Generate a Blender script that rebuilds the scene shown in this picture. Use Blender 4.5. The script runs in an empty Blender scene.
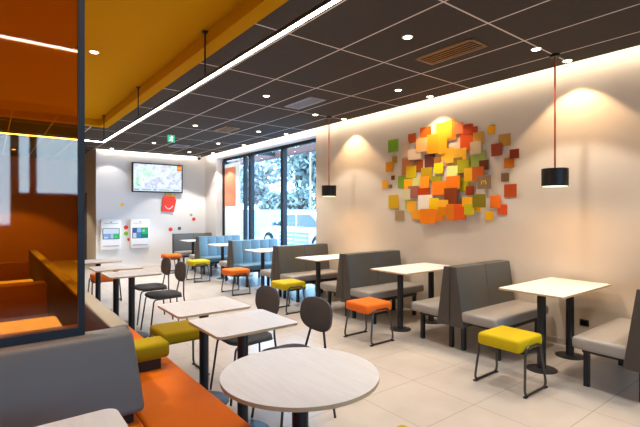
import bpy, bmesh, math, random
from mathutils import Vector, Matrix
random.seed(7)
SC = bpy.context.scene
COL = SC.collection
PI = math.pi

# ------------------------------------------------------------------ materials
def srgb(h):
    h = h.lstrip('#')
    c = [int(h[i:i+2], 16) / 255 for i in (0, 2, 4)]
    return tuple(x / 12.92 if x <= .04045 else ((x + .055) / 1.055) ** 2.4 for x in c) + (1,)

def mat(name, col, rough=.5, spec=.5, metal=0, noise=0, nscale=40, bump=0, bscale=200, coat=0):
    m = bpy.data.materials.new(name); m.use_nodes = True
    nt = m.node_tree; b = nt.nodes['Principled BSDF']
    c = srgb(col) if isinstance(col, str) else tuple(col) + (1,)
    b.inputs['Base Color'].default_value = c
    b.inputs['Roughness'].default_value = rough
    b.inputs['Specular IOR Level'].default_value = spec
    b.inputs['Metallic'].default_value = metal
    if coat: b.inputs['Coat Weight'].default_value = coat
    tc = nt.nodes.new('ShaderNodeTexCoord')
    if noise:
        n = nt.nodes.new('ShaderNodeTexNoise'); n.inputs['Scale'].default_value = nscale
        n.inputs['Detail'].default_value = 4
        nt.links.new(tc.outputs['Object'], n.inputs['Vector'])
        r = nt.nodes.new('ShaderNodeMapRange')
        r.inputs['To Min'].default_value = 1 - noise; r.inputs['To Max'].default_value = 1 + noise
        nt.links.new(n.outputs['Fac'], r.inputs['Value'])
        h = nt.nodes.new('ShaderNodeHueSaturation'); h.inputs['Color'].default_value = c
        nt.links.new(r.outputs['Result'], h.inputs['Value'])
        nt.links.new(h.outputs['Color'], b.inputs['Base Color'])
    if bump:
        n2 = nt.nodes.new('ShaderNodeTexNoise'); n2.inputs['Scale'].default_value = bscale
        nt.links.new(tc.outputs['Object'], n2.inputs['Vector'])
        bp = nt.nodes.new('ShaderNodeBump'); bp.inputs['Strength'].default_value = bump
        bp.inputs['Distance'].default_value = .002
        nt.links.new(n2.outputs['Fac'], bp.inputs['Height'])
        nt.links.new(bp.outputs['Normal'], b.inputs['Normal'])
    return m

def emit(name, col, strength):
    m = bpy.data.materials.new(name); m.use_nodes = True
    nt = m.node_tree; nt.nodes.clear()
    e = nt.nodes.new('ShaderNodeEmission'); o = nt.nodes.new('ShaderNodeOutputMaterial')
    e.inputs['Color'].default_value = (srgb(col) if isinstance(col, str) else tuple(col) + (1,))
    e.inputs['Strength'].default_value = strength
    nt.links.new(e.outputs[0], o.inputs[0])
    return m

def grid_mat(name, base, line, sx, sy, ox, oy, wx, wy, rough, spec, noise=.0, nscale=3, bump=0):
    """tiles with thin joints, laid out in metres of the object's own space"""
    m = bpy.data.materials.new(name); m.use_nodes = True
    nt = m.node_tree; b = nt.nodes['Principled BSDF']; N = nt.nodes.new; L = nt.links.new
    tc = N('ShaderNodeTexCoord'); sp = N('ShaderNodeSeparateXYZ'); L(tc.outputs['Object'], sp.inputs[0])
    def math_(op, a, v):
        n = N('ShaderNodeMath'); n.operation = op
        L(a, n.inputs[0])
        if isinstance(v, (int, float)): n.inputs[1].default_value = v
        else: L(v, n.inputs[1])
        return n.outputs[0]
    fs = []
    for ax, s, o, w in (('X', sx, ox, wx), ('Y', sy, oy, wy)):
        a = math_('SUBTRACT', sp.outputs[ax], o - w / 2)
        a = math_('FLOORED_MODULO', a, s)
        fs.append(math_('LESS_THAN', a, w))
    f = math_('MAXIMUM', fs[0], fs[1])
    n = N('ShaderNodeTexNoise'); n.inputs['Scale'].default_value = nscale; n.inputs['Detail'].default_value = 6
    L(tc.outputs['Object'], n.inputs['Vector'])
    r = N('ShaderNodeMapRange'); r.inputs['To Min'].default_value = 1 - noise; r.inputs['To Max'].default_value = 1 + noise
    L(n.outputs['Fac'], r.inputs['Value'])
    h = N('ShaderNodeHueSaturation'); h.inputs['Color'].default_value = srgb(base)
    L(r.outputs['Result'], h.inputs['Value'])
    mx = N('ShaderNodeMix'); mx.data_type = 'RGBA'
    L(f, mx.inputs[0]); L(h.outputs['Color'], mx.inputs[6]); mx.inputs[7].default_value = srgb(line)
    L(mx.outputs[2], b.inputs['Base Color'])
    b.inputs['Roughness'].default_value = rough; b.inputs['Specular IOR Level'].default_value = spec
    return m

def glass_mat(name, tint, refl, grough=0.0, tcol=(.9, .95, 1)):
    m = bpy.data.materials.new(name); m.use_nodes = True
    nt = m.node_tree; nt.nodes.clear(); N = nt.nodes.new; L = nt.links.new
    t = N('ShaderNodeBsdfTransparent'); t.inputs[0].default_value = tuple(tint) + (1,)
    g = N('ShaderNodeBsdfGlossy'); g.inputs['Roughness'].default_value = grough
    g.inputs[0].default_value = tuple(tcol) + (1,)
    fr = N('ShaderNodeLayerWeight'); fr.inputs['Blend'].default_value = .5
    pw = N('ShaderNodeMath'); pw.operation = 'POWER'; pw.inputs[1].default_value = 5; L(fr.outputs['Facing'], pw.inputs[0])
    ad = N('ShaderNodeMath'); ad.operation = 'MULTIPLY_ADD'; ad.use_clamp = True
    ad.inputs[1].default_value = .9; ad.inputs[2].default_value = .035 + refl
    L(pw.outputs[0], ad.inputs[0])
    mx = N('ShaderNodeMixShader'); o = N('ShaderNodeOutputMaterial')
    L(ad.outputs[0], mx.inputs[0]); L(t.outputs[0], mx.inputs[1]); L(g.outputs[0], mx.inputs[2]); L(mx.outputs[0], o.inputs[0])
    return m

def wood_mat(name, c1, c2, scale=(1, 12, 12), rough=.45):
    m = bpy.data.materials.new(name); m.use_nodes = True
    nt = m.node_tree; b = nt.nodes['Principled BSDF']; N = nt.nodes.new; L = nt.links.new
    tc = N('ShaderNodeTexCoord'); mp = N('ShaderNodeMapping'); mp.inputs['Scale'].default_value = scale
    L(tc.outputs['Object'], mp.inputs[0])
    n = N('ShaderNodeTexNoise'); n.inputs['Scale'].default_value = 3; n.inputs['Detail'].default_value = 6
    n.inputs['Distortion'].default_value = .6
    L(mp.outputs[0], n.inputs['Vector'])
    r = N('ShaderNodeValToRGB'); r.color_ramp.elements[0].position = .35; r.color_ramp.elements[1].position = .65
    r.color_ramp.elements[0].color = srgb(c1); r.color_ramp.elements[1].color = srgb(c2)
    L(n.outputs['Fac'], r.inputs[0]); L(r.outputs[0], b.inputs['Base Color'])
    b.inputs['Roughness'].default_value = rough
    return m

def screen_mat(name, strength, kind):
    m = bpy.data.materials.new(name); m.use_nodes = True
    nt = m.node_tree; nt.nodes.clear(); N = nt.nodes.new; L = nt.links.new
    tc = N('ShaderNodeTexCoord')
    n = N('ShaderNodeTexNoise'); n.inputs['Scale'].default_value = 3; n.inputs['Detail'].default_value = 6
    L(tc.outputs['Object'], n.inputs['Vector'])
    n2 = N('ShaderNodeTexVoronoi'); n2.inputs['Scale'].default_value = 26
    L(tc.outputs['Object'], n2.inputs['Vector'])
    r = N('ShaderNodeValToRGB'); cr = r.color_ramp
    cols = [(.3, '6fbf9c'), (.42, 'c8e8da'), (.5, 'e2ecf4'), (.58, 'bcc0e2'), (.68, 'd8ecf4')]
    cr.elements[0].position, cr.elements[1].position = .3, .68
    cr.elements[0].color = srgb(cols[0][1]); cr.elements[1].color = srgb(cols[-1][1])
    for p, c in cols[1:-1]:
        e = cr.elements.new(p); e.color = srgb(c)
    L(n.outputs['Fac'], r.inputs[0])
    mx = N('ShaderNodeMix'); mx.data_type = 'RGBA'; mx.blend_type = 'MULTIPLY'; mx.inputs[0].default_value = .35
    L(r.outputs[0], mx.inputs[6]); L(n2.outputs['Distance'], mx.inputs[7])
    e = N('ShaderNodeEmission'); e.inputs['Strength'].default_value = strength
    L(mx.outputs[2], e.inputs[0])
    o = N('ShaderNodeOutputMaterial'); L(e.outputs[0], o.inputs[0])
    return m

# ------------------------------------------------------------------ mesh helpers
def bx(bm, x0, x1, y0, y1, z0, z1, bev=0, seg=2, mi=0):
    r = bmesh.ops.create_cube(bm, size=1)
    vs = r['verts']
    for v in vs:
        v.co = Vector((x0 + (v.co.x + .5) * (x1 - x0), y0 + (v.co.y + .5) * (y1 - y0), z0 + (v.co.z + .5) * (z1 - z0)))
    fs = {f for v in vs for f in v.link_faces}
    for f in fs: f.material_index = mi
    if bev:
        es = list({e for v in vs for e in v.link_edges})
        rr = bmesh.ops.bevel(bm, geom=es, offset=bev, segments=seg, affect='EDGES', profile=.5)
        for f in rr['faces']: f.material_index = mi
    return bm

def cyl(bm, x, y, z0, z1, r, n=24, r2=None):
    r2 = r if r2 is None else r2
    c = bmesh.ops.create_cone(bm, cap_ends=True, segments=n, radius1=r, radius2=r2, depth=z1 - z0)
    bmesh.ops.translate(bm, verts=c['verts'], vec=(x, y, (z0 + z1) / 2))
    return bm

def lathe(bm, x, y, prof, n=32):
    rings = []
    for r, z in prof:
        rings.append([bm.verts.new((x + r * math.cos(2*PI*i/n), y + r * math.sin(2*PI*i/n), z)) for i in range(n)])
    for a, b in zip(rings, rings[1:]):
        for i in range(n):
            bm.faces.new((a[i], a[(i+1) % n], b[(i+1) % n], b[i]))
    bm.faces.new(list(reversed(rings[0]))); bm.faces.new(rings[-1])
    return bm

def fillet(pts, rad, closed=False, seg=5):
    pts = [Vector(p) for p in pts]; out = []; n = len(pts)
    for i, p in enumerate(pts):
        if not closed and i in (0, n-1): out.append(p); continue
        a, b = pts[i-1], pts[(i+1) % n]
        d1, d2 = (a-p), (b-p); l = min(rad, d1.length*.45, d2.length*.45)
        s, e = p + d1.normalized()*l, p + d2.normalized()*l
        for k in range(seg+1):
            t = k/seg; out.append(s*(1-t)**2 + p*2*t*(1-t) + e*t*t)
    return out

def tube(bm, pts, r, n=8, closed=False):
    pts = [Vector(p) for p in pts]; rings = []; m = len(pts); up = None
    for i, p in enumerate(pts):
        if closed: t = (pts[(i+1) % m] - pts[i-1]).normalized()
        else: t = (pts[min(i+1, m-1)] - pts[max(i-1, 0)]).normalized()
        if up is None:
            up = Vector((0, 0, 1)) if abs(t.z) < .9 else Vector((1, 0, 0))
        s = t.cross(up).normalized(); up = s.cross(t).normalized()
        rings.append([bm.verts.new(p + r*(s*math.cos(2*PI*k/n) + up*math.sin(2*PI*k/n))) for k in range(n)])
    pairs = list(zip(rings, rings[1:]))
    if closed: pairs.append((rings[-1], rings[0]))
    for a, b in pairs:
        for k in range(n): bm.faces.new((a[k], a[(k+1) % n], b[(k+1) % n], b[k]))
    if not closed:
        bm.faces.new(list(reversed(rings[0]))); bm.faces.new(rings[-1])
    return bm

def extr(bm, prof, x0, x1, axis='X', bev=0, seg=3):
    """a closed outline pushed along an axis; prof = (a, b) in the other two axes"""
    def P(a, b, c):
        return {'X': (c, a, b), 'Y': (a, c, b), 'Z': (a, b, c)}[axis]
    v0 = [bm.verts.new(P(a, b, x0)) for a, b in prof]
    v1 = [bm.verts.new(P(a, b, x1)) for a, b in prof]
    n = len(prof)
    fs = [bm.faces.new(v0), bm.faces.new(list(reversed(v1)))]
    for i in range(n): fs.append(bm.faces.new((v0[i], v1[i], v1[(i+1) % n], v0[(i+1) % n])))
    bmesh.ops.recalc_face_normals(bm, faces=fs)
    if bev:
        es = list({e for f in fs for e in f.edges})
        bmesh.ops.bevel(bm, geom=es, offset=bev, segments=seg, affect='EDGES', profile=.5)
    return bm

def rrect(x0, x1, y0, y1, r, n=5):
    o = []
    for cx, cy, a in ((x1-r, y1-r, 0), (x0+r, y1-r, 90), (x0+r, y0+r, 180), (x1-r, y0+r, 270)):
        for k in range(n+1):
            t = math.radians(a + 90*k/n); o.append((cx + r*math.cos(t), cy + r*math.sin(t)))
    return o

def NB(): return bmesh.new()

def obj(name, bm, m, parent=None, loc=None, smooth=True):
    bmesh.ops.recalc_face_normals(bm, faces=bm.faces[:])
    me = bpy.data.meshes.new(name); bm.to_mesh(me); bm.free()
    for x in (m if isinstance(m, (list, tuple)) else [m]): me.materials.append(x)
    if smooth:
        for p in me.polygons: p.use_smooth = True
        try: me.set_sharp_from_angle(angle=math.radians(38))
        except Exception: pass
    o = bpy.data.objects.new(name, me); COL.objects.link(o)
    if parent: o.parent = parent
    if loc: o.location = loc
    return o

def thing(name, label, cat, loc=(0, 0, 0), rz=0, group=None):
    o = bpy.data.objects.new(name, None); COL.objects.link(o)
    o.empty_display_size = .1
    o.location = loc; o.rotation_euler = (0, 0, rz)
    o['label'] = label; o['category'] = cat
    if group: o['group'] = group
    return o

def tag(o, label, cat, group=None):
    o['label'] = label; o['category'] = cat
    if group: o['group'] = group
    return o

def struct(name, bm, m, smooth=False):
    o = obj(name, bm, m, smooth=smooth); o['kind'] = 'structure'
    return o

def dup(root, loc, rz=None, label=None, mats=None):
    """a copy of a thing with copies of its parts; mats swaps a material by part name"""
    def cp(o, par):
        c = o.copy(); COL.objects.link(c)
        if par: c.parent = par
        kind = o.name.split('.')[0]
        if mats and kind in mats:
            c.data = o.data.copy(); c.data.materials.clear()
            c.data.materials.append(mats[kind])
        for ch in list(o.children): cp(ch, c)
        return c
    r = cp(root, None); r.location = loc
    if rz is not None: r.rotation_euler = (0, 0, rz)
    if label: r['label'] = label
    return r
# ------------------------------------------------------------------ palette
M = {}
M['wall'] = mat('wall_paint', 'd3c4b0', .75, .25, noise=.015, nscale=2)
M['wall_white'] = mat('white_wall', 'dcdad8', .7, .25)
M['beige'] = mat('corridor_panel', 'a3957e', .6, .3, noise=.04, nscale=3)
M['brown'] = mat('brown_panel', 'b07a48', .6, .3)
M['floor'] = grid_mat('floor_tiles', 'b9afa4', '948a80', .6, .6, 2.345, 1.89, 0.005, .005, .27, .5, .15, 2.6)
M['ceil'] = grid_mat('ceiling_tiles', '484340', 'd8d0c6', .605, 1.2, 2.11, 2.0, .016, .016, .9, .1, .12, 30)
M['white'] = mat('white_paint', 'e4e0da', .6, .3)
M['yellow_ceil'] = mat('yellow_paint', 'b88500', .85, .03, noise=.02, nscale=2)
M['vinyl'] = mat('grey_vinyl', '4d4e4b', .45, .4, noise=.05, nscale=6, bump=.15, bscale=300)
M['vinyl_seat'] = mat('taupe_vinyl', '958f88', .42, .4, noise=.04, nscale=6, bump=.12, bscale=300)
M['vinyl_end_shaded'] = mat('shaded_end_vinyl', '4a443f', .5, .35, noise=.05, nscale=8)  # end faces of the same vinyl, their shade put into the colour
M['vinyl_daylit'] = mat('daylit_grey_vinyl', '566f7a', .42, .4, noise=.05, nscale=6, bump=.12, bscale=300)  # grey vinyl again, blue window daylight put into the colour
M['ledge_beige'] = mat('beige_vinyl', '857a68', .5, .3, noise=.04, nscale=4, bump=.12, bscale=250)
M['vinyl_ledge'] = mat('sofa_vinyl', '605d5b', .5, .3, noise=.04, nscale=4, bump=.12, bscale=250)
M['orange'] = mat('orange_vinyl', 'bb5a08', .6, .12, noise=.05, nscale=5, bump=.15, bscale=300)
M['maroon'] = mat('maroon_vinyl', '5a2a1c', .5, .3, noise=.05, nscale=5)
M['orange_fabric'] = mat('orange_fabric', 'e06a1c', .75, .2, noise=.06, nscale=90, bump=.3, bscale=500)
M['yellow_fabric'] = mat('yellow_fabric', 'b9a006', .75, .2, noise=.06, nscale=90, bump=.3, bscale=500)
M['shaded'] = mat('shaded_yellow_fabric', '8e760a', .8, .1, noise=.06, nscale=90, bump=.3, bscale=500)  # yellow fabric copy, dimmer light on the left put into its colour
M['laminate'] = wood_mat('pale_laminate', 'd0cdca', 'd7d5d3', (14, 1.4, 1))
M['ply'] = mat('plywood_edge', 'bf9f78', .5, .3)
M['black_metal'] = mat('black_metal', '22252a', .38, .5, metal=.2)
M['stool_metal'] = mat('gunmetal', '54514e', .32, .5, metal=.8)
M['dark_frame'] = mat('dark_frame', '1e2024', .5, .3)
M['chair'] = mat('charcoal_plastic', '4a4645', .55, .35, noise=.05, nscale=60, bump=.1, bscale=400)
M['chair_seat'] = mat('charcoal_fabric', '484747', .8, .2, noise=.08, nscale=120, bump=.2, bscale=500)
M['black'] = mat('black_plastic', '141414', .4, .4)
M['lampshade'] = mat('black_shade', '17130f', .45, .4)
M['cord'] = mat('red_cord', '8f2f16', .5, .3)
M['vent'] = mat('bronze_vent', '8f7350', .45, .4, metal=.3)
M['vent_grey'] = mat('grey_vent', '9a98a0', .5, .3)
M['dark'] = mat('dark_void', '0c0b0b', .9, .1)
M['alu'] = mat('aluminium', 'b8b6b2', .4, .5, metal=.7)
M['glass'] = glass_mat('window_glass', (.96, .985, .99), .0)
M['amber'] = glass_mat('amber_glass', (.82, .51, .08), .035, .03, (.92, .80, .72))
M['led'] = emit('led_white', (1, .93, .86), 26)
M['cove'] = emit('cove_white', (1, .86, .70), 25)
M['spot_lens'] = emit('spot_lens', (1, .88, .70), 14)
M['pendant_glow'] = emit('pendant_glow', (1, .72, .36), 2.2)
M['kiosk'] = mat('kiosk_white', 'e6e6e6', .35, .5)
M['red'] = mat('red_card', 'd63a2a', .5, .3)
M['logo_yellow'] = mat('yellow_card', 'f2b60a', .5, .3)
M['green'] = mat('green_card', '74b02c', .5, .3)
M['grey_card'] = mat('grey_card', '50575c', .5, .3)
M['exit_green'] = emit('exit_green', (.08, .62, .34), .8)
M['exit_white'] = emit('exit_white', (.9, 1, .95), 1.6)
M['tv'] = screen_mat('tv_picture', 1.25, 'tv')

CEIL, WX = 3.06, 5.05

# ------------------------------------------------------------------ the room
b = NB(); bx(b, -1.8, 5.35, -4.2, 15.3, -.15, 0); struct('floor', b, M['floor'])
b = NB()
bx(b, 1.76, 4.90, -4, 12.0, CEIL, CEIL+.05)
bx(b, -1.6, 1.76, -4, -3.34, CEIL, CEIL+.05)
bx(b, -1.6, 1.76, 8.84, 12.0, CEIL, CEIL+.05)
bx(b, -1.6, 2.15, 12.0, 15.0, CEIL, CEIL+.05)
struct('ceiling', b, M['ceil'])
b = NB(); bx(b, -1.8, 5.35, -4.2, 15.3, 3.30, 3.4); struct('ceiling_slab', b, M['white'])
b = NB(); bx(b, -1.6, 1.62, -3.2, 8.7, 3.165, 3.2); struct('ceiling_recess', b, M['yellow_ceil'])
b = NB(); bx(b, 1.62, 1.76, -3.34, 8.84, 3.045, 3.29)
bx(b, -1.6, 1.62, 8.70, 8.84, 3.045, 3.29); bx(b, -1.6, 1.62, -3.34, -3.2, 3.045, 3.29)
struct('trim_1', b, M['yellow_ceil'])
# right wall with the window opening, header over it and the far pier
b = NB(); bx(b, WX, 5.34, -4.2, 6.69, 0, 3.3); 
struct('wall_right', b, M['wall'])
b = NB(); bx(b, WX, 5.34, 11.34, 12.3, 0, 3.3); bx(b, WX, 5.34, 6.69, 11.34, 2.97, 3.3); struct('wall_right_end', b, M['wall_white'])
b = NB(); bx(b, 2.15, WX, 12.1, 12.3, 0, 3.3); struct('wall_back', b, M['wall_white'])
b = NB(); bx(b, 2.15, 2.35, 12.3, 15, 0, 3.3); struct('wall_corridor', b, M['beige'])
b = NB(); bx(b, 2.146, 2.152, 12.105, 12.3, 0, 3.3); struct('trim_2', b, M['beige'])
b = NB(); bx(b, -1.8, 2.35, 15, 15.2, 0, 3.3); struct('wall_far', b, M['brown'])
b = NB(); bx(b, -1.8, -1.6, -4.2, 15, 0, 3.3); struct('wall_left', b, M['brown'])
b = NB()
for x0, x1, z0, z1 in ((-1.6, -1.2, 0, 3.3), (-1.2, .28, 0, 1.25), (-1.2, .28, 2.8, 3.3), (.28, .40, 0, 3.3), (.40, .55, 0, 1.8),
                       (.40, .55, 2.8, 3.3), (.55, .65, 0, 3.3), (.65, 2.3, 0, 1.8), (.65, 2.3, 2.8, 3.3), (2.3, 2.5, 0, 3.3), (2.5, 3.5, 2.8, 3.3), (3.5, 5.05, 0, 3.3)):
    bx(b, x0, x1, -4.2, -4, z0, z1)
struct('wall_rear', b, M['brown'])
for k, (x0, x1, z0) in enumerate(((-1.2, .28, 1.25), (.40, .55, 1.8), (.65, 2.3, 1.8), (2.5, 3.5, .02))):  # last pane is unseen, added to bring in more daylight
    b = NB(); bx(b, x0, x1, -4.11, -4.10, z0, 2.8); struct('window_%d' % (k+9), b, M['glass'])
# corridor door
b = NB(); bx(b, 2.11, 2.15, 13.4, 14.35, 0, 2.0); d = struct('door_1', b, mat('door_brown', '5a4632', .5, .3))
b = NB(); tube(b, fillet([(2.10, 13.5, 1.0), (2.06, 13.5, 1.0), (2.06, 13.62, 1.0)], .02), .009); obj('door_handle', b, M['alu'], d)
# skirting
b = NB(); bx(b, WX-.012, WX, -4, 6.69, 0, .07); struct('baseboard_right', b, mat('skirting', 'b9b2a8', .5, .3))
b = NB(); bx(b, 2.15, WX, 12.088, 12.1, 0, .07); struct('baseboard_back', b, M['white'])

# cove strips hidden in the gap between the tile ceiling and the walls
b = NB(); bx(b, 4.902, 4.914, -3.9, 11.9, 3.08, 3.105); o = obj('cove_light_strip', b, M['cove'])
tag(o, 'warm white cove light strip along the top of the right wall', 'cove light')
b = NB(); bx(b, 2.2, 4.85, 12.002, 12.012, 3.08, 3.105); o = obj('cove_light_strip', b, M['cove'])
tag(o, 'warm white cove light strip along the top of the back wall', 'cove light')

# ------------------------------------------------------------------ windows
XG = 5.29
b = NB(); bx(b, XG-.03, XG+.05, 6.69, 11.34, 2.90, 2.97); bx(b, XG-.03, XG+.05, 6.69, 11.34, 0, .07)
wf = struct('window_1', b, M['dark_frame'])
for nm, y, w in (('mullion', 6.70, .05), ('mullion', 8.22, .11), ('mullion', 9.74, .12), ('mullion', 10.06, .05), ('mullion', 11.31, .06)):
    b = NB(); bx(b, XG-.05, XG+.06, y-w/2 if y > 6.75 else 6.69, y+w/2, .07, 2.90); obj(nm, b, M['dark_frame'], wf)
for k, (y0, y1) in enumerate(((6.73, 8.165), (8.275, 9.68), (10.085, 11.28))):
    b = NB(); bx(b, XG+.005, XG+.012, y0, y1, .07, 2.90); struct('window_%d' % (k+2), b, M['glass'])
b = NB(); bx(b, XG+.005, XG+.012, 9.80, 10.035, .07, 2.90); struct('window_8', b, M['glass'])
# poster on the leftmost pane
def translucent(name, col):
    m = mat(name, col, .6, .2); nt = m.node_tree
    t = nt.nodes.new('ShaderNodeBsdfTranslucent'); t.inputs[0].default_value = srgb(col)
    mx = nt.nodes.new('ShaderNodeMixShader'); mx.inputs[0].default_value = .5
    nt.links.new(nt.nodes['Principled BSDF'].outputs[0], mx.inputs[1]); nt.links.new(t.outputs[0], mx.inputs[2])
    nt.links.new(mx.outputs[0], nt.nodes['Material Output'].inputs[0])
    return m
t = thing('window_poster', 'tall cream and orange poster stuck on the far left window pane', 'poster', (XG-.004, 10.9, 1.0))
b = NB(); bx(b, -.003, .003, -.55, .375, -.75, 1.8); obj('poster_sheet', b, translucent('cream_film', 'efe3d4'), t)
b = NB(); bx(b, -.007, -.0035, -.3, .375, .63, 1.7); o = obj('orange_panel', b, translucent('orange_film', 'f4b494'), t); o['label'] = 'orange block of the poster'

# ------------------------------------------------------------------ ceiling fittings
def make_spot(label):
    t = thing('ceiling_spotlight', label, 'spotlight', group='recessed ceiling spotlights')
    b = NB(); lathe(b, 0, 0, [(.050, 0), (.052, -.004), (.040, -.006), (.036, -.003)], 24); obj('trim_ring', b, M['white'], t)
    b = NB(); cyl(b, 0, 0, -.007, -.004, .036, 20); obj('lens', b, M['spot_lens'], t)
    return t
ORD = ['nearest', 'second', 'third', 'fourth', 'fifth', 'sixth', 'seventh', 'eighth']
spot0 = None
rows = [('row beside the right wall', 4.80, (.2, 1.99, 3.76, 5.57, 7.37, 9.2, 10.97), CEIL, 55, 1.0),
        ('row one tile in from the right wall', 4.215, (.25, 2.03, 3.81, 5.6, 7.46, 9.35, 11.15), CEIL, 60, .9),
        ('row along the middle of the dark ceiling', 3.0, (.1, 2.6, 5.1, 7.65, 10.15), CEIL, 100, 1.0),
        ('right row in the yellow ceiling', .88, (2.3, 5.05), 3.165, 108, 1.0),
        ('left row in the yellow ceiling', -.45, (3.2, 5.2, 7.2), 3.165, 300, 1.0),
        ('row above the passage', .5, (10.6, 13.4), CEIL, 140, 1.0)]
def spot_light(x, y, z, p, ang=96, blend=.22, col=(1, .80, .58), r=.03):
    l = bpy.data.lights.new('spot_beam', 'SPOT'); l.energy = p; l.spot_size = math.radians(ang); l.spot_blend = blend
    l.color = col; l.shadow_soft_size = r
    o = bpy.data.objects.new('spot_beam', l); COL.objects.link(o); o.location = (x, y, z)
    return o
def col_of(x, y):
    return (1, .94, .87) if y > 6.5 else (1, .69, .40) if x > 4.5 else (1, .93, .85)
for name, x, ys, z, p, k in rows:
    skip = 1 if x > .6 else 0
    for i, y in enumerate(ys):
        seen = i - skip
        lab = ('%s round spotlight seen from the camera, %s' % (ORD[seen], name)) if seen >= 0 and x > -.2 else 'round spotlight outside the picture, %s, number %d' % (name, i+1)
        if spot0 is None: spot0 = make_spot(lab); s = spot0; s.location = (x, y, z)
        else: s = dup(spot0, (x, y, z), label=lab)
        spot_light(x, y, z-.02, p*(1.7 if y > 6.5 else 1), ang=62 if x < 0 else 96, col=col_of(x, y))
dup(spot0, (2.44, 11.72, CEIL), label='recessed round spotlight close to the back wall above the kiosks'); spot_light(2.44, 11.72, CEIL-.02, 22, col=(1, .94, .87))

def make_vent(label, x, y, lx, ly, m, slats):
    t = thing('ceiling_vent', label, 'vent', (x, y, CEIL))
    b = NB()
    for a in ((-lx/2, lx/2, -ly/2, -ly/2+.022), (-lx/2, lx/2, ly/2-.022, ly/2), (-lx/2, -lx/2+.022, -ly/2, ly/2), (lx/2-.022, lx/2, -ly/2, ly/2)):
        bx(b, a[0], a[1], a[2], a[3], -.012, 0)
    obj('frame', b, m, t)
    b = NB(); bx(b, -lx/2+.01, lx/2-.01, -ly/2+.01, ly/2-.01, -.003, -.001); obj('backing', b, M['dark'], t)
    for k in range(slats):
        xx = -lx/2 + .022 + (lx-.044)*(k+.5)/slats
        b = NB(); bx(b, xx-.008, xx+.008, -ly/2+.02, ly/2-.02, -.010, -.004); obj('slat', b, m, t)
make_vent('bronze slatted air vent in the ceiling nearest the camera', 3.62, 2.59, .28, .66, M['vent'], 5)
make_vent('grey slatted air vent in the middle of the dark ceiling', 3.64, 5.10, .27, .68, M['vent_grey'], 6)
make_vent('small bronze air vent third from the camera', 3.62, 7.62, .30, .55, M['vent'], 6)
make_vent('grey air vent farthest away near the back wall', 3.64, 10.3, .36, .50, M['vent_grey'], 6)

# hanging rectangle of light lines
t = thing('linear_pendant_light', 'long white light line hung on black rods along the yellow ceiling', 'light', (1.6, 4.8, 2.71))
def lb(x0, x1, y0, y1):
    b = NB(); bx(b, x0, x1, y0, y1, -.008, .0); obj('light_bar', b, M['led'], t)
    b = NB(); bx(b, x0-.003, x1+.003, y0-.003, y1+.003, .001, .03); obj('housing', b, M['dark_frame'], t)
lb(-.011, .011, -3.76, 3.56); lb(-2.6, -.018, 3.538, 3.56); lb(-2.6, -.018, -3.76, -3.738); lb(-2.634, -2.606, -3.76, 3.56)
for x in (0, -2.63):
    for y in (-3.3, -.96, 1.31, 3.50):
        b = NB(); cyl(b, x, y, .03, .448 if x else .452, .008, 10); cyl(b, x, y, .44, .453, .03, 16); obj('hanging_rod', b, M['black'], t)

# pendants
def pendant(label, x, y):
    t = thing('pendant_lamp', label, 'pendant lamp', (x, y, 1.735), group='black drum lamps on red cords')
    b = NB(); lathe(b, 0, 0, [(.120, .0), (.123, .003), (.123, .174), (.119, .178), (.01, .179), (.01, .170), (.113, .168), (.114, .0)], 40)
    obj('lamp_shade', b, M['lampshade'], t)
    b = NB(); cyl(b, 0, 0, -.004, .020, .112, 32); obj('diffuser', b, M['pendant_glow'], t)
    b = NB(); cyl(b, 0, 0, .18, CEIL-1.735-.02, .0085, 10); obj('cord', b, M['cord'], t)
    b = NB(); cyl(b, 0, 0, CEIL-1.735-.025, CEIL-1.735, .05, 24); obj('ceiling_rose', b, M['lampshade'], t)
    l = bpy.data.lights.new('lamp_glow', 'SPOT'); l.energy = 30; l.color = (1, .58, .24); l.spot_size = math.radians(172); l.spot_blend = 1.0; l.shadow_soft_size = .1
    o = bpy.data.objects.new('lamp_glow', l); COL.objects.link(o); o.location = (x, y, 1.72)
pendant('black drum pendant on a red cord over the table nearest the camera', 4.52, 1.99)
pendant('black drum pendant on a red cord beside the window edge', 4.50, 5.60)

# exit sign and camera dome
t = thing('exit_sign', 'small green running man exit sign under the far ceiling', 'exit sign', (2.96, 8.85, 2.90))
b = NB(); bx(b, -.07, .07, -.012, .012, 0, .145); obj('sign_plate', b, M['exit_green'], t)
b = NB()
bx(b, -.012, .016, -.0145, -.0125, .05, .09); bx(b, -.045, -.008, -.0145, -.0125, .03, .045); bx(b, .01, .03, -.0145, -.0125, .02, .05)
bx(b, -.035, .035, -.0145, -.0125, .09, .10); bx(b, .0, .024, -.0145, -.0125, .104, .128)
obj('running_figure', b, M['exit_white'], t)
b = NB(); cyl(b, 0, 0, .145, .16, .006, 8); obj('hanger', b, M['alu'], t)
t = thing('security_camera', 'small black dome camera high in the back corner', 'camera', (4.72, 11.75, CEIL-.12))
b = NB(); cyl(b, 0, 0, .06, .12, .05, 20); obj('mount', b, M['white'], t)
b = NB(); bmesh.ops.create_uvsphere(b, u_segments=20, v_segments=12, radius=.05); bmesh.ops.translate(b, verts=b.verts, vec=(0, 0, .05)); obj('dome', b, M['black'], t)

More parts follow.
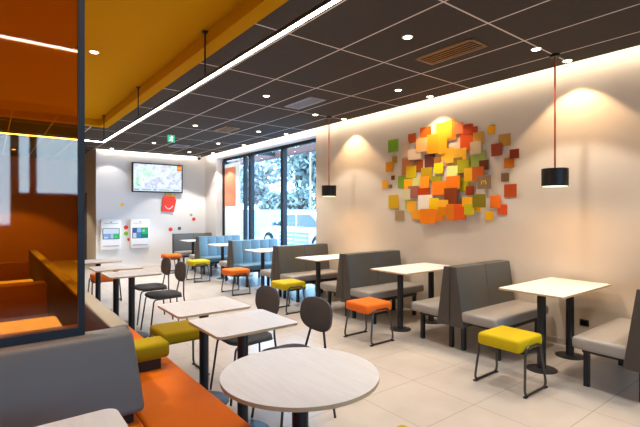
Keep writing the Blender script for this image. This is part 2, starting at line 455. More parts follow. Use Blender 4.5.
# ------------------------------------------------------------------ back wall
YB = 12.1
def arches(bm, cx, cz, w, h, y, dy, r, plane='XZ'):
    """a rounded double-arch letter M"""
    for s in (-1, 1):
        pts = []
        for k in range(13):
            a = PI * k / 12
            pts.append((cx + s*w/4 - math.cos(a)*w/4, cz + h*math.sin(a)**.7 if 0 < k < 12 else cz))
        for (a0, c0), (a1, c1) in zip(pts, pts[1:]):
            d = Vector((a1-a0, c1-c0)); n = Vector((-d.y, d.x)).normalized()*r
            q = [(a0-n.x, c0-n.y), (a1-n.x, c1-n.y), (a1+n.x, c1+n.y), (a0+n.x, c0+n.y)]
            if plane == 'XZ': f = [(p[0], y, p[1]) for p in q]
            else: f = [(y, p[0], p[1]) for p in q]
            vs = [bm.verts.new(p) for p in f] + [bm.verts.new((p[0], p[1]+dy, p[2]) if plane == 'XZ' else (p[0]+dy, p[1], p[2])) for p in f]
            for ids in ((0, 1, 2, 3), (4, 5, 6, 7), (0, 1, 5, 4), (1, 2, 6, 5), (2, 3, 7, 6), (3, 0, 4, 7)):
                bm.faces.new([vs[i] for i in ids])
t = thing('television', 'wall mounted flat television with a pale green and lilac picture', 'television', (3.655, YB-.10, 2.39))
b = NB(); bx(b, -.675, .675, -.03, .03, -.395, .395, .006); obj('casing', b, M['black'], t)
b = NB(); bx(b, -.640, .640, -.033, -.0305, -.362, .362); obj('screen', b, M['tv'], t)
b = NB(); bx(b, -.640, .640, -.0345, -.0332, -.362, -.27); obj('caption_band', b, emit('caption', (.72, .84, .95), .85), t)
for x0, x1, c in ((-.62, -.5, (.25, .3, .4)), (-.42, -.2, (.4, .45, .5)), (-.12, -.06, (.1, .12, .2)), (.02, .3, (.45, .5, .55)), (.4, .58, (.35, .4, .5))):
    b = NB(); bx(b, x0, x1, -.0360, -.0348, -.335, -.31); obj('caption_word', b, emit('caption_ink', c, .8), t)
b = NB(); bx(b, .51, .63, -.0350, -.0334, .225, .36); lg = obj('corner_logo', b, emit('logo_red', (.85, .12, .03), .9), t)
b = NB(); arches(b, .57, .255, .075, .065, -.0365, .001, .008); obj('logo_letter', b, emit('logo_gold', (1, .6, .03), 1), lg)
b = NB(); bx(b, -.2, .2, .03, .098, -.15, .15); obj('wall_bracket', b, M['black'], t)

def kiosk(label, x, screen_cols):
    t = thing('ordering_kiosk', label, 'kiosk', (x, YB, .51), group='wall mounted ordering kiosks')
    b = NB(); bx(b, -.24, .24, -.13, .003, 0, .765, .02); obj('housing', b, M['kiosk'], t)
    b = NB(); bx(b, -.20, .20, -.1335, -.1305, .262, .542, .002, 1); s = obj('screen', b, M['black'], t)
    for x0, x1, z0, z1, c in screen_cols:
        z0, z1 = .275 + (z0-.215)*.76, .275 + (z1-.215)*.76; x0, x1 = x0*.95, x1*.95
        b = NB(); bx(b, x0, x1, -.1365, -.134, z0, z1); obj('screen_tile', b, emit('kiosk_pixel', c, .75), s)
    b = NB(); bx(b, -.17, .17, -.134, -.1305, .655, .668); obj('slot', b, M['vent_grey'], t)
    b = NB(); bx(b, -.19, .19, -.15, -.13, .08, .10, .004); obj('ledge', b, M['vent_grey'], t)
    b = NB(); bx(b, -.02, .02, -.134, -.1305, .685, .705); obj('sensor', b, M['grey_card'], t)
bg = (-.195, .195, .215, .55)
kiosk('white wall kiosk on the left, showing a pale blue screen', 2.475,
      [(-.195, .195, .38, .55, (.7, .85, 1)), (-.195, -.03, .215, .375, (.25, .45, .85)), (-.02, .06, .215, .375, (.5, .65, .9)), (.07, .195, .215, .375, (.05, .6, .25)), (-.17, -.08, .225, .28, (.85, .9, 1)), (.08, .14, .24, .28, (.2, .9, .4))])
kiosk('white wall kiosk on the right, showing a blue and green screen', 3.185,
      [(-.195, -.1, .40, .55, (.05, .15, .55)), (-.09, .03, .40, .55, (.35, .6, .95)), (.04, .195, .33, .55, (.05, .55, .25)), (-.195, -.1, .215, .39, (.6, .75, .95)), (-.09, .03, .215, .39, (.1, .3, .7)), (.04, .195, .215, .32, (.02, .3, .22)), (.06, .12, .42, .5, (.5, .9, .6))])

# red carton with a smile
t = thing('wall_cutout', 'red smiling carton cut-out with yellow top on the back wall', 'wall decoration', (3.975, YB, 1.49), 0)
b = NB()
extr(b, [(-.19, .0), (.13, -.03), (.20, .30), (.15, .40), (-.13, .42), (-.18, .34)], -.05, -.004, 'Y')
obj('carton', b, M['red'], t)
b = NB(); extr(b, [(-.11, .40), (.14, .38), (.18, .46), (.10, .44), (.04, .49), (-.03, .46), (-.10, .50)], -.045, -.008, 'Y'); obj('handle', b, M['logo_yellow'], t)
b = NB(); pts = [(-.12 + .22*k/14, -.054, .15 - .09*math.sin(PI*k/14)+.0*k) for k in range(15)]
tube(b, pts, .012, 8); obj('smile', b, M['white'], t)
STK = [('small yellow round sticker left of the television', 2.76, 1.66, 'logo_yellow', .045), ('small red round sticker between the kiosks, uppermost', 2.86, 1.06, 'red', .055),
       ('small green round sticker between the kiosks', 2.86, .90, 'green', .055), ('dark red sticker at the left edge of the right kiosk', 2.93, .74, 'red', .04),
       ('red round sticker below the red carton', 4.03, .98, 'red', .055), ('dark grey round sticker right of the red one, above the far bench', 4.28, 1.0, 'grey_card', .05),
       ('tiny grey round sticker high above the far bench', 4.62, 1.38, 'vent_grey', .04), ('small red round sticker just under the tiny grey one', 4.70, 1.26, 'red', .05)]
for lab, x, z, m, r in STK:
    b = NB(); c = cyl(b, 0, 0, -.004, .004, r, 20); bmesh.ops.rotate(b, verts=b.verts, matrix=Matrix.Rotation(PI/2, 3, 'X'))
    o = obj('wall_sticker', b, M[m], loc=(x, YB-.004 if abs(x-2.93) > .01 else YB-.006, z)); tag(o, lab, 'sticker')

# ------------------------------------------------------------------ wall collage
TILES = """4.553 4.765 2.416 2.612 1 green 7aa81e
4.198 4.352 2.509 2.651 1 rust d05818
4.328 4.467 2.310 2.539 2 beige d8b896
4.275 4.472 2.035 2.293 1 terracotta b8703c
4.095 4.342 2.255 2.411 3 cream e8cdb0
3.247 3.444 2.298 2.637 1 rust c84808
3.507 3.685 2.464 2.740 1 orange f08018
3.924 4.123 2.550 2.710 1 rust cc5c10
3.273 3.386 2.508 2.641 2 rust b83c08
3.178 3.273 2.506 2.591 2 rust b83c0c
3.394 3.534 2.527 2.676 2 terracotta cc6838
3.566 3.832 2.491 2.728 2 amber f8a828
3.643 3.794 2.284 2.535 3 amber f8a820
3.794 3.986 2.309 2.587 3 orange ffa020
3.981 4.183 2.351 2.556 4 tan e0b070
3.635 3.752 2.191 2.282 1 amber f8b828
3.623 3.714 2.112 2.195 2 pink c88868
3.854 4.041 2.114 2.309 1 brown 5c2c24
3.510 3.672 2.146 2.352 4 gold e8b030
3.328 3.553 2.172 2.327 5 gold e8b030
3.082 3.240 2.341 2.509 3 ochre cc9438
3.068 3.307 2.046 2.267 1 pale_green a4b050
3.120 3.280 2.228 2.391 4 grey c0a888
2.938 3.040 2.460 2.568 1 yellow eca004
2.735 2.891 2.287 2.435 1 ochre c08830
2.841 2.988 2.174 2.330 2 terracotta a04020
2.691 2.819 2.011 2.134 1 orange c06808
2.626 2.745 2.120 2.235 2 brown 782408
3.023 3.156 2.012 2.140 2 brown 643008
4.574 4.679 2.240 2.342 1 olive b48408
4.652 4.813 2.106 2.265 2 orange e09008
4.068 4.236 2.064 2.242 1 brown 8c4414
3.393 3.525 2.093 2.207 6 olive 846404
3.283 3.466 1.992 2.172 7 olive a09408
3.764 3.867 2.153 2.252 2 brown 9c6020
4.352 4.553 1.841 2.025 1 green 78981c
4.193 4.387 1.984 2.164 2 yellow ccac08
3.902 4.100 1.922 2.118 2 olive b08c08
3.709 3.862 2.016 2.164 3 yellow f0c800
3.743 3.906 1.891 1.983 3 olive 949010
3.454 3.621 1.949 2.099 8 lime dce080
3.307 3.444 1.741 1.928 1 lime b4b008
3.177 3.354 1.873 2.050 8 ochre d89c08
3.060 3.231 1.885 2.059 9 rust b85008
4.626 4.700 1.976 2.046 1 brown 5c2c20
4.679 4.743 1.849 1.907 1 taupe 786048
4.776 4.897 1.849 1.978 1 orange e8a018
4.142 4.294 1.860 1.980 1 lime d4d078
4.269 4.426 1.806 1.972 2 amber f8a818
4.151 4.342 1.682 1.861 3 mauve a06050
3.928 4.155 1.713 1.837 4 rust c03c08
3.941 4.104 1.821 1.988 5 orange ff9818
3.655 3.893 1.712 1.909 4 orange f48008
3.411 3.633 1.785 1.961 9 orange f07808
3.453 3.662 1.582 1.800 10 brown 88380c
3.229 3.356 1.698 1.817 2 brown 983408
2.960 3.148 1.766 1.937 10 taupe 806448
2.754 2.858 1.849 1.954 1 taupe 745438
2.660 2.819 1.657 1.815 1 rust b04410
4.298 4.456 1.655 1.822 4 sage ccc498
4.294 4.412 1.518 1.654 1 lime c0b838
4.193 4.367 1.465 1.638 2 amber f0a828
4.543 4.754 1.527 1.739 1 yellow c49808
4.432 4.616 1.341 1.495 1 taupe a08058
3.888 4.141 1.502 1.719 5 cream f8e8d0
3.771 3.936 1.508 1.672 6 yellow fccc04
3.592 3.757 1.439 1.639 11 amber fcb828
3.445 3.620 1.358 1.582 12 orange e07808
3.304 3.488 1.374 1.580 13 rust e05408
3.212 3.360 1.545 1.663 14 amber fcac08
3.179 3.326 1.434 1.578 15 lime c0b010
3.013 3.197 1.531 1.703 16 olive 7c6c08
3.132 3.218 1.474 1.532 1 yellow fcbc08
2.965 3.068 1.366 1.486 1 yellow fcb810
2.780 2.904 1.443 1.567 1 rust d84c14
2.861 3.002 1.524 1.681 2 orange f07014
4.095 4.264 1.361 1.502 3 amber f09c10
3.669 3.821 1.347 1.501 12 orange f08010
3.799 4.064 1.301 1.516 13 orange f88410
3.616 3.748 1.425 1.542 13 ochre e08404"""
t = thing('wall_collage', 'big collage of overlapping orange, green and brown square tiles on the wall', 'wall art', (WX, 3.7, 2.0))
cache = {}
for row in TILES.strip().split('\n'):
    p = row.split(); y0, y1, z0, z1 = map(float, p[:4]); lv = int(p[4]); cn, hx = p[5], p[6]
    if hx not in cache: cache[hx] = mat('tile_'+cn, hx, .5, .3)
    off = .010 + .006*lv
    b = NB(); bx(b, -off, -off+.0055, y0-3.7, y1-3.7, z0-2, z1-2, .0012, 1)
    q = obj('square_tile', b, cache[hx], t); q['label'] = cn.replace('_', ' ') + ' square tile'
    b = NB(); cy, cz = (y0+y1)/2-3.7, (z0+z1)/2-2; bx(b, -off+.0055, 0, cy-.02, cy+.02, cz-.02, cz+.02); obj('standoff', b, M['alu'], q)
    if hx == '806448':
        b = NB(); arches(b, cy+.005, cz-.028, .062, .05, -off-.002, .0018, .007, 'YZ'); obj('letter', b, M['logo_yellow'], q)['label'] = 'yellow arched letter M'

# socket
t = thing('wall_socket', 'black double power socket low on the right wall under the nearest table', 'socket', (WX, 1.92, .29))
b = NB(); bx(b, -.012, 0, -.045, .045, -.035, .035, .003, 1); obj('cover_plate', b, M['black'], t)
b = NB(); bx(b, -.016, -.012, -.03, .03, -.02, .02); obj('insert', b, M['dark'], t)

# ------------------------------------------------------------------ booths by the right wall
XC, HL = 4.42, .54
def make_bench(label, n=2, back='vinyl', seat='vinyl_seat'):
    t = thing('booth_bench', label, 'bench', group='booth benches')
    L = HL
    b = NB(); bx(b, -L, L, -.54, -.125, .33, .435, .03, 3); obj('seat', b, M[seat], t)
    w = (2*L-.02)/n
    for k in range(n):
        b = NB(); extr(b, [(-.004, .27), (-.004, .89), (-.075, .89), (-.165, .27)], -L+.02+k*w, -L+.02+(k+1)*w, 'X', .010, 2); obj('back_panel', b, M[back], t)
    x = -L
    b = NB(); extr(b, [(-.003, .265), (-.003, .893), (-.077, .893), (-.168, .265)], x-.002, x+.019, 'X', .006, 2); obj('end_face', b, M['vinyl_end_shaded'], t)
    b = NB(); bx(b, -L+.12, L-.12, -.50, -.06, .285, .33); obj('seat_rail', b, M['black_metal'], t)
    for x in (-L+.14, L-.14):
        for y in (-.47, -.075):
            b = NB(); bx(b, x-.02, x+.02, y-.02, y+.02, 0, .286); obj('leg', b, M['black_metal'], t)
    return t
def make_bench_far(label):
    """the same bench turned round: its aisle end is the other end"""
    t = thing('booth_bench', label, 'bench', group='booth benches')
    L = HL
    b = NB(); bx(b, -L, L, .125, .54, .33, .435, .03, 3); obj('seat', b, M['vinyl_seat'], t)
    w = (2*L-.02)/2
    for k in range(2):
        b = NB(); extr(b, [(.004, .27), (.004, .89), (.075, .89), (.165, .27)], -L+.02+k*w, -L+.02+(k+1)*w, 'X', .010, 2); obj('back_panel', b, M['vinyl'], t)
    b = NB(); extr(b, [(.003, .265), (.003, .893), (.077, .893), (.168, .265)], -L-.002, -L+.019, 'X', .006, 2); obj('end_face', b, M['vinyl_end_shaded'], t)
    b = NB(); bx(b, -L+.12, L-.12, .06, .50, .285, .33); obj('seat_rail', b, M['black_metal'], t)
    for x in (-L+.14, L-.14):
        for y in (.47, .075):
            b = NB(); bx(b, x-.02, x+.02, y-.02, y+.02, 0, .286); obj('leg', b, M['black_metal'], t)
    return t
SEAM = (1.04, 2.78, 4.52, 6.26, 8.0, 9.74, 11.46)
near_lab = {1: 'grey booth bench left of the nearest wall table, its seat turned to camera', 2: 'grey booth bench under the collage, seat turned to camera behind the orange stool',
            3: 'grey booth bench beside the window edge, seat turned to camera behind a yellow stool', 4: 'daylight-tinted grey booth bench by the window, nearer of the two',
            5: 'daylight-tinted grey booth bench by the window, farther of the two', 6: 'dark grey booth bench against the far back corner'}
far_lab = {0: 'grey booth bench at the right edge of the picture', 1: 'grey booth bench seat right of the collage table, facing away from camera',
           2: 'grey booth bench facing away, its end just left of the near orange stool', 3: 'grey booth bench facing the nearer white window table, its back to camera',
           4: 'booth bench back to back with the nearer daylight-tinted bench', 5: 'booth bench back to back with the farther daylight-tinted bench'}
bn = bf = None
for i, y in enumerate(SEAM):
    if i in near_lab:
        if bn is None: bn = make_bench(near_lab[i]); bn.location = (XC, y, 0)
        elif i == 4: bb = make_bench(near_lab[i], 5, 'vinyl_daylit', 'vinyl_daylit'); bb.location = (XC-.02, y, 0)
        elif i == 5: dup(bb, (XC-.02, y, 0), label=near_lab[i])
        else: dup(bn, (XC if i < 3 else XC-.02, y, 0), label=near_lab[i])
    if i in far_lab:
        if bf is None: bf = make_bench_far(far_lab[i]); bf.location = (XC, y, 0)
        else: dup(bf, (XC if i < 3 else XC-.02, y, 0), label=far_lab[i])

def tabletop(bm, outline, z0, z1):
    extr(bm, outline, z0, z1, 'Z')
    bmesh.ops.recalc_face_normals(bm, faces=bm.faces[:])
    for f in bm.faces: f.material_index = 0 if abs(f.normal.z) > .5 else 1
def make_wall_table(label):
    t = thing('dining_table', label, 'table', group='long two legged tables in the wall booths')
    b = NB(); tabletop(b, rrect(-.545, .545, -.295, .295, .015, 3), .733, .75); obj('tabletop', b, [M['laminate'], M['ply']], t)
    for x in (-.30, .31):
        b = NB(); cyl(b, x, 0, .012, .7325, .038, 24); g = obj('leg', b, M['black_metal'], t)
        b = NB(); lathe(b, x, 0, [(.135, 0), (.135, .006), (.05, .016), (.03, .018)], 32); obj('base_disc', b, M['black_metal'], g)
        b = NB(); bx(b, x-.11, x+.11, -.11, .11, .722, .7328); obj('mounting_plate', b, M['black_metal'], g)
    return t
wt = None
for i, (y, lab) in enumerate([(1.93, 'white wall table under the nearest pendant, nearest the camera on the right'), (3.67, 'white wall table beneath the tile collage beside the near orange stool'),
                 (5.37, 'white wall table below the far pendant near the window edge'), (7.10, 'white table by the window, nearest of the window tables'),
                 (8.86, 'white table by the window between the two daylight-tinted benches'), (10.6, 'white table farthest away before the back corner bench')]):
    if wt is None: wt = make_wall_table(lab); wt.location = (4.41, y, 0)
    else: dup(wt, (4.40, y, 0), label=lab)

# ------------------------------------------------------------------ stools
def make_stool(label):
    t = thing('low_stool', label, 'stool', group='padded sled stools')
    b = NB(); bx(b, -.20, .20, -.188, .188, .337, .442, .028, 3); obj('seat', b, M['yellow_fabric'], t)
    for s in (-1, 1):
        b = NB()
        path = fillet([(-.18, s*.222, .011), (.18, s*.222, .011), (.125, s*.199, .377), (-.125, s*.199, .377)], .06, True, 5)
        tube(b, path, .0105, 8, True); lg = obj('sled_leg', b, M['stool_metal'], t)
        for x in (-.165, .165):
            b = NB(); bx(b, x-.02, x+.02, s*.222-.012, s*.222+.012, 0, .012); obj('foot_pad', b, M['black'], lg)
    b = NB(); bx(b, -.12, .12, -.19, .19, .322, .338); obj('under_frame', b, M['black_metal'], t)
    return t
st = None
stool_specs = [(3.54, 1.93, 0, 0, 'yellow padded stool at the nearest wall table on the right'), (3.50, 3.62, 0, 1, 'orange padded stool nearest the camera, at the end of the collage table'),
               (3.55, 5.40, 0, 0, 'yellow padded stool between the chair backs and the grey booths'), (3.55, 7.12, 0, 1, 'orange padded stool beside the nearer daylight-tinted bench'),
               (3.55, 8.89, 0, 0, 'yellow padded stool in the far aisle beside the farther daylight-tinted bench'), (3.52, 10.5, 0, 1, 'orange padded stool farthest away beside the back corner bench'),
               (1.35, 3.88, PI/2, 0, 'yellow stool in a shade-darkened tone tucked behind the square tables on the left'), (1.52, 7.85, PI/2, 1, 'orange padded stool behind the far left tables'),
               (1.42, 1.25, 0, 0, 'yellow stool just peeking in at the bottom edge')]
for x, y, rz, c, lab in stool_specs:
    if st is None: st = make_stool(lab); st.location = (x, y, 0)
    else: dup(st, (x, y, 0), rz, lab, {'seat': M['orange_fabric']} if c else {'seat': M['shaded']} if x < 1.4 else None)

# ------------------------------------------------------------------ left tables and chairs
def make_post_table(label):
    t = thing('square_table', label, 'table', group='square one legged tables')
    b = NB(); tabletop(b, rrect(-.285, .285, -.25, .25, .035, 5), .733, .75); obj('tabletop', b, [M['laminate'], M['ply']], t)
    b = NB(); cyl(b, 0, 0, .014, .7325, .036, 24); obj('leg', b, M['black_metal'], t)
    b = NB(); lathe(b, 0, 0, [(.19, 0), (.19, .007), (.06, .018), (.03, .02)], 36); obj('base_disc', b, M['black_metal'], t)
    b = NB(); bx(b, -.11, .11, -.11, .11, .722, .7328); obj('mounting_plate', b, M['black_metal'], t)
    return t
pt = None
for x, y, lab in [(1.335, 2.575, 'square pale table just behind the round table'), (1.325, 3.20, 'square pale table above the shade-toned yellow stool, second from the camera'),
                  (1.34, 5.40, 'square pale table in front of the two dark chairs, nearer of the far pair'), (1.32, 6.10, 'square pale table at the second far dark chair'),
                  (1.28, 7.05, 'square pale table farthest away on the left, partly behind the glass post')]:
    if pt is None: pt = make_post_table(lab); pt.location = (x, y, 0)
    else: dup(pt, (x, y, 0), label=lab)
t = thing('round_table', 'round pale table in the foreground with one black post', 'table', (1.122, 1.605, 0))
b = NB(); n = 64; tabletop(b, [(.357*math.cos(2*PI*k/n), .357*math.sin(2*PI*k/n)) for k in range(n)], .733, .75); obj('tabletop', b, [M['laminate'], M['ply']], t)
b = NB(); cyl(b, 0, 0, .014, .7325, .038, 24); obj('leg', b, M['black_metal'], t)
b = NB(); lathe(b, 0, 0, [(.175, 0), (.175, .007), (.06, .018), (.03, .02)], 36); obj('base_disc', b, M['black_metal'], t)
# the table of the near left booth, and those behind the amber glass
def left_table(lab, x0, x1, y0, y1):
    t = thing('booth_table', lab, 'table', ((x0+x1)/2, (y0+y1)/2, 0)); hx, hy = (x1-x0)/2, (y1-y0)/2
    b = NB(); tabletop(b, rrect(-hx, hx, -hy, hy, .045, 6), .733, .75); obj('tabletop', b, [M['laminate'], M['ply']], t)
    b = NB(); cyl(b, 0, 0, .014, .7325, .036, 24); obj('leg', b, M['black_metal'], t)
    b = NB(); lathe(b, 0, 0, [(.19, 0), (.19, .007), (.06, .018), (.03, .02)], 36); obj('base_disc', b, M['black_metal'], t)
left_table('pale table corner in front of the grey sofa at lower left', -.6, .375, 1.16, 1.745)
left_table('table right behind the amber glass, glowing orange through it', -.6, .37, 3.03, 3.52)
left_table('second table behind the amber glass, farther back', -.6, .37, 5.0, 5.6)

def make_chair(label):
    t = thing('dining_chair', label, 'chair', group='charcoal chairs with round backs')
    # faces -X, the back is at +X
    b = NB(); extr(b, rrect(-.20, .19, -.205, .205, .12, 8), .435, .47, 'Z', .014, 3); obj('seat', b, M['chair_seat'], t)
    b = NB()
    n, m = 40, 4
    rows_ = []
    for side in (-1, 1):
        ring_rows = []
        for j in range(m+1):
            r = 1 - (1-j/m)**1.0
            ring = []
            for k in range(n):
                a = 2*PI*k/n; ca, sa = math.cos(a), math.sin(a)
                e = 2/2.6
                y = .19*r*math.copysign(abs(ca)**e, ca); z = .121*r*math.copysign(abs(sa)**e, sa)
                th = .016 * (1-.55*(j/m)**6)
                x = .225 + .10*(z)*.9 - .45*y*y + side*th
                ring.append((x, y, .715+z))
            ring_rows.append(ring)
        rows_.append(ring_rows)
    vv = [[[b.verts.new(p) for p in ring] if j else [b.verts.new(ring[0])] for j, ring in enumerate(rr)] for rr in rows_]
    for s in (0, 1):
        for k in range(n): b.faces.new((vv[s][0][0], vv[s][1][k], vv[s][1][(k+1) % n]))
        for j in range(1, m):
            for k in range(n): b.faces.new((vv[s][j][k], vv[s][j+1][k], vv[s][j+1][(k+1) % n], vv[s][j][(k+1) % n]))
    for k in range(n): b.faces.new((vv[0][m][k], vv[0][m][(k+1) % n], vv[1][m][(k+1) % n], vv[1][m][k]))
    obj('backrest', b, M['chair'], t)
    for s in (-1, 1):
        b = NB(); tube(b, fillet([(-.22, s*.19, 0), (-.165, s*.165, .425), (.0, s*.15, .425)], .04), .009, 8); obj('leg', b, M['black_metal'], t)
        b = NB(); tube(b, [(.25, s*.18, 0), (.205, s*.13, .43), (.224, s*.08, .60), (.236, s*.07, .72)], .009, 8); obj('leg', b, M['black_metal'], t)
    b = NB(); tube(b, fillet([(0, -.15, .425), (.19, -.14, .425), (.19, .14, .425), (0, .15, .425)], .04), .008, 8); obj('seat_frame', b, M['black_metal'], t)
    return t
ch = None
for x, y, rz, lab in [(1.72, 2.56, 0, 'charcoal chair with round back, directly behind the round table'), (1.68, 3.20, 0, 'charcoal chair with round back, second from the camera, left of the nearest'),
                      (1.72, 5.42, 0, 'charcoal round backed chair at the far left tables, nearer of the two'), (1.75, 6.08, 0, 'charcoal round backed chair at the far left tables, farther of the two')]:
    if ch is None: ch = make_chair(lab); ch.location = (x, y, 0)
    else: dup(ch, (x, y, 0), rz, lab)

# ------------------------------------------------------------------ left sofas
t = thing('corner_sofa', 'grey backed corner sofa with orange seat in the lower left foreground', 'sofa', (0, 2.3, 0))
Y0 = 2.3
b = NB(); extr(b, [(2.185-Y0, .50), (2.32-Y0, .872), (2.47-Y0, .872), (2.47-Y0, .50)], -1.2, .585, 'X', .028, 4)
for v in b.verts:
    if v.co.x > .4: v.co.x += .028*(1 - (v.co.z-.5)/.372)
obj('backrest', b, M['vinyl_ledge'], t)
b = NB(); bx(b, -1.2, .56, 2.22-Y0, 2.46-Y0, .452, .50); obj('back_plinth', b, M['black'], t)
b = NB(); bx(b, .60, 1.01, .9-Y0, 2.955-Y0, .33, .45, .02, 3); obj('seat', b, M['orange'], t)
b = NB(); bx(b, -1.2, .598, 1.78-Y0, 2.46-Y0, .33, .45, .02, 3); obj('seat', b, M['orange'], t)
b = NB(); bx(b, .60, .95, .95-Y0, 2.95-Y0, 0, .33); bx(b, -1.2, .60, 1.84-Y0, 2.46-Y0, 0, .33); obj('plinth', b, M['black'], t)
t = thing('long_sofa', 'long orange seated sofa with beige back running along the left side', 'sofa', (.58, 5.4, 0))
b = NB(); bx(b, .085, .43, 2.96-5.4, 8.2-5.4, .33, .45, .02, 3); obj('seat', b, M['orange'], t)
for y0, y1 in ((2.485, 3.62), (3.622, 5.6), (5.602, 8.2)):
    b = NB(); extr(b, [(-.07, .452), (-.07, .872), (.022, .872), (.08, .452)], y0-5.4, y1-5.4, 'Y', .012, 3); obj('backrest', b, M['ledge_beige'], t)
b = NB(); bx(b, -.07, .37, 2.97-5.4, 8.15-5.4, 0, .33); bx(b, -.07, .0, 2.49-5.4, 8.15-5.4, .33, .452); obj('plinth', b, M['black'], t)
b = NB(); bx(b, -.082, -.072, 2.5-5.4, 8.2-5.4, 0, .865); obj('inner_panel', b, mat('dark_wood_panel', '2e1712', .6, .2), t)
t = thing('divider_cushion', 'yellow padded divider block in a shade-darkened tone on the orange sofa', 'cushion', (.785, 2.95, .452))
b = NB(); bx(b, -.175, .165, -.10, .10, .065, .175, .03, 3); obj('cushion', b, M['shaded'], t)
b = NB(); bx(b, -.16, .11, -.075, .075, 0, .065); obj('support_block', b, M['black'], t)

# amber glass screen standing on the sofa back
t = thing('glass_screen', 'tall amber glass screen in a dark frame on the grey sofa', 'screen', (.338, 2.40, .872))
b = NB(); bx(b, .008, .036, -.016, .016, 0, 2.12); obj('frame_post', b, M['dark_frame'], t)
b = NB(); bx(b, -1.55, .008, -.016, .016, 0, .04); obj('bottom_rail', b, M['dark_frame'], t)
b = NB(); bx(b, -1.55, .008, -.016, .016, 2.08, 2.12); obj('top_rail', b, M['dark_frame'], t)
b = NB(); bx(b, -1.55, .008, -.004, .004, .04, 2.08); o = obj('glass_pane', b, M['amber'], t); o['label'] = 'amber tinted glass'

# booths behind the glass
def left_bench(lab, y, far):
    return dup(bf if far else bn, (-.16, y, 0), label=lab, mats={'back_panel': M['maroon'], 'end_face': M['maroon'], 'seat': M['orange']})
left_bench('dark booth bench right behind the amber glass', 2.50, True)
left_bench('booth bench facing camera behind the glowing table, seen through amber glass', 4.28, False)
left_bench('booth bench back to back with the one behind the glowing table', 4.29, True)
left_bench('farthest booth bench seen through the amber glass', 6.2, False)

# ------------------------------------------------------------------ outside
gm = mat('pale_paving', '8e9296', .8, .2, noise=.06, nscale=2)
b = NB(); bx(b, 5.36, 60, -10, 60, -.2, -.05); struct('ground', b, gm)
b = NB(); bx(b, -30, 5.34, -60, -4.21, -.2, -.05); struct('ground_rear', b, gm)
t = thing('canopy', 'red brown canopy beam outside above the windows', 'canopy', (6.4, 9, 2.99))
b = NB(); bx(b, -.1, .1, -5, 6, 0, .16); obj('beam', b, mat('canopy_brown', '7a4a3c', .6, .3), t)
for y in (-4.5, -1.6, 1.3, 4.2):
    b = NB(); bx(b, -1.04, -.1, y-.05, y+.05, .04, .14); obj('bracket', b, M['dark_frame'], t)
# car
cw = mat('white_car_paint', 'e8ecf0', .25, .5, coat=.6); cg = mat('car_glass', '39434c', .1, .6); tyre = mat('tyre', '1c1e22', .8, .2)
t = thing('car', 'white car parked outside the window', 'car', (9.7, 13.2, -.05))
b = NB(); extr(b, [(-2.3, .25), (2.35, .25), (2.4, .62), (2.3, .85), (1.25, .98), (.55, 1.46), (-1.2, 1.50), (-2.15, 1.02), (-2.35, .9)], -.85, .85, 'X', .07, 3); obj('body', b, cw, t)
for s in (-1,):
    b = NB(); extr(b, [(1.12, .98), (.5, 1.40), (-.25, 1.42), (-.25, .98)], s*.852-.006, s*.852+.004, 'X'); obj('side_window', b, cg, t)
    b = NB(); extr(b, [(-.33, .98), (-.33, 1.42), (-1.15, 1.42), (-1.8, .98)], s*.852-.006, s*.852+.004, 'X'); obj('side_window', b, cg, t)
    b = NB(); bx(b, s*1.0-.06, s*1.0+.1, .95, 1.1, .98, 1.12, .03); obj('wing_mirror', b, mat('mirror_blue', '2e4f7e', .4, .4), t)
for y in (-1.62, 1.62):
    for s in (-1, 1):
        b = NB(); cyl(b, 0, 0, -.11, .11, .36, 32); bmesh.ops.rotate(b, verts=b.verts, matrix=Matrix.Rotation(PI/2, 3, 'Y')); bmesh.ops.translate(b, verts=b.verts, vec=(s*.78, y, .36)); w = obj('wheel', b, tyre, t)
        b = NB(); cyl(b, 0, 0, -.012, .012, .22, 10); bmesh.ops.rotate(b, verts=b.verts, matrix=Matrix.Rotation(PI/2, 3, 'Y')); bmesh.ops.translate(b, verts=b.verts, vec=(s*.90, y, .36)); obj('hubcap', b, M['alu'], w)
# slatted outdoor bench
t = thing('outdoor_bench', 'white slatted bench outside in front of the car', 'bench', (7.3, 10.75, -.05))
wp = mat('white_metal', 'a9adb2', .5, .3)
for y in (-.7, 0, .7):
    b = NB(); tube(b, [(-.02, y, 0), (-.02, y, .9)], .025, 8); tube(b, [(.4, y, 0), (.4, y, .42)], .02, 8); obj('frame_leg', b, wp, t)
for z in (.52, .64, .76, .88):
    b = NB(); bx(b, -.06, -.035, -.8, .8, z-.04, z+.04); obj('back_slat', b, wp, t)
for x in (.06, .18, .30, .42):
    b = NB(); bx(b, x-.045, x+.045, -.8, .8, .43, .455); obj('seat_slat', b, wp, t)
b = NB(); cyl(b, 0, 0, 0, 4.5, .035, 12); o = obj('street_pole', b, wp, loc=(12.2, 16.6, -.05)); tag(o, 'slim white pole standing outside behind the car', 'pole')
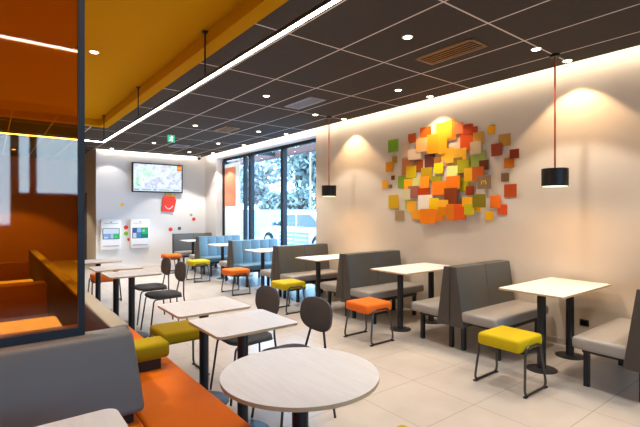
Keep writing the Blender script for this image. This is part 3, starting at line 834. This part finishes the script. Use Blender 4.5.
# low wall, hedges and trees
b = NB(); bx(b, 15, 15.4, 8, 40, -.05, 1.6); o = obj('garden_wall', b, mat('pale_render', 'a6a8a8', .8, .2)); tag(o, 'low pale wall across the street outside', 'wall')
def leaves(bm, cx, cy, cz, rx, ry, rz, n, s):
    for _ in range(n):
        while True:
            v = Vector((random.uniform(-1, 1), random.uniform(-1, 1), random.uniform(-1, 1)))
            if .3 < v.length < 1: break
        p = Vector((cx + v.x*rx, cy + v.y*ry, cz + v.z*rz))
        q = Matrix.Rotation(random.uniform(0, 6.3), 3, (random.random(), random.random(), random.random()+.1))
        a = [bm.verts.new(p + q @ Vector(c)*s) for c in ((-1, 0, 0), (0, -.5, .1), (1, 0, 0), (0, .5, .1))]
        bm.faces.new(a)
leafm = [mat('leaf_dark', '95988f', .7, .2, noise=.2, nscale=3), mat('leaf_green', '7fa86a', .7, .2, noise=.2, nscale=3), mat('leaf_pale', 'b0aca6', .7, .2, noise=.2, nscale=3)]
bark = mat('bark', '4a4038', .9, .1)
def tree(lab, x, y, h, r, mi, n=1500):
    t = thing('tree', lab, 'tree', (x, y, -.05), group='trees outside the window')
    b = NB()
    for _ in range(6):
        a = random.uniform(0, 6.3); leaves(b, r*.5*math.cos(a), r*.5*math.sin(a), h*random.uniform(.5, .85), r*.6, r*.6, h*.22, n//6, .30)
    f = obj('foliage', b, leafm[mi], t, smooth=False); f['kind'] = 'stuff'
    b = NB(); tube(b, [(0, 0, 0), (.05, .05, h*.4), (0, .1, h*.75)], .13, 8); obj('trunk', b, bark, t)
tree('bluish tree behind the far window pane', 17.5, 30.2, 6.0, 2.4, 2)
tree('tall dark tree behind the middle window pane', 17.5, 25.4, 7.0, 2.4, 0)
tree('pale tree seen right of the middle mullion', 20.5, 22.2, 6.5, 2.0, 2)
tree('dark tree at the right edge of the window', 18.0, 16.6, 7.5, 2.6, 0)
for i, (hy, hl) in enumerate(((25.3, 'clipped bluish hedge behind the far window panes'), (18.6, 'clipped bluish hedge behind the nearest window pane'))):
    t = thing('hedge', hl, 'hedge', (16.4, hy, -.05))
    b = NB()
    for k in range(7): leaves(b, 0, -2.4+.8*k, 1.6, .7, .7, 1.5, 330, .2)
    f = obj('foliage', b, leafm[0], t, smooth=False); f['kind'] = 'stuff'
    b = NB(); bx(b, -.3, .3, -2.6, 2.6, 0, 2.4, .1); obj('inner_branches', b, bark, t)
t = thing('shrub', 'bright green shrub outside by the right edge of the window', 'shrub', (13.4, 15.9, -.05))
b = NB(); leaves(b, 0, 0, 1.4, .9, .9, 1.3, 1300, .12); f = obj('foliage', b, leafm[1], t, smooth=False); f['kind'] = 'stuff'
b = NB(); tube(b, [(0, 0, 0), (0, 0, 1.2)], .05, 8); obj('stem', b, bark, t)

# ------------------------------------------------------------------ sky, portals, camera
w = bpy.data.worlds.new('sky'); SC.world = w; w.use_nodes = True
bg = w.node_tree.nodes['Background']; bg.inputs[0].default_value = (.34, .63, 1.0, 1); bg.inputs[1].default_value = 10.0
cam = bpy.data.cameras.new('camera'); cam.sensor_width = 36; cam.lens = 430/640*36; cam.shift_y = -2/640
cam.clip_start = .05
co = bpy.data.objects.new('camera', cam); COL.objects.link(co)
co.location = (0, 0, 1.48); co.rotation_euler = (PI/2, 0, -math.radians(37.588))
SC.camera = co
vs = SC.view_settings
vs.view_transform = 'Standard'; vs.look = 'None'; vs.gamma = 1; vs.exposure = 0.32
try: vs.use_curve_mapping = False
except Exception: pass
SC.cycles.max_bounces = 10; SC.cycles.transparent_max_bounces = 12; SC.cycles.diffuse_bounces = 5
SC.cycles.sample_clamp_indirect = 6
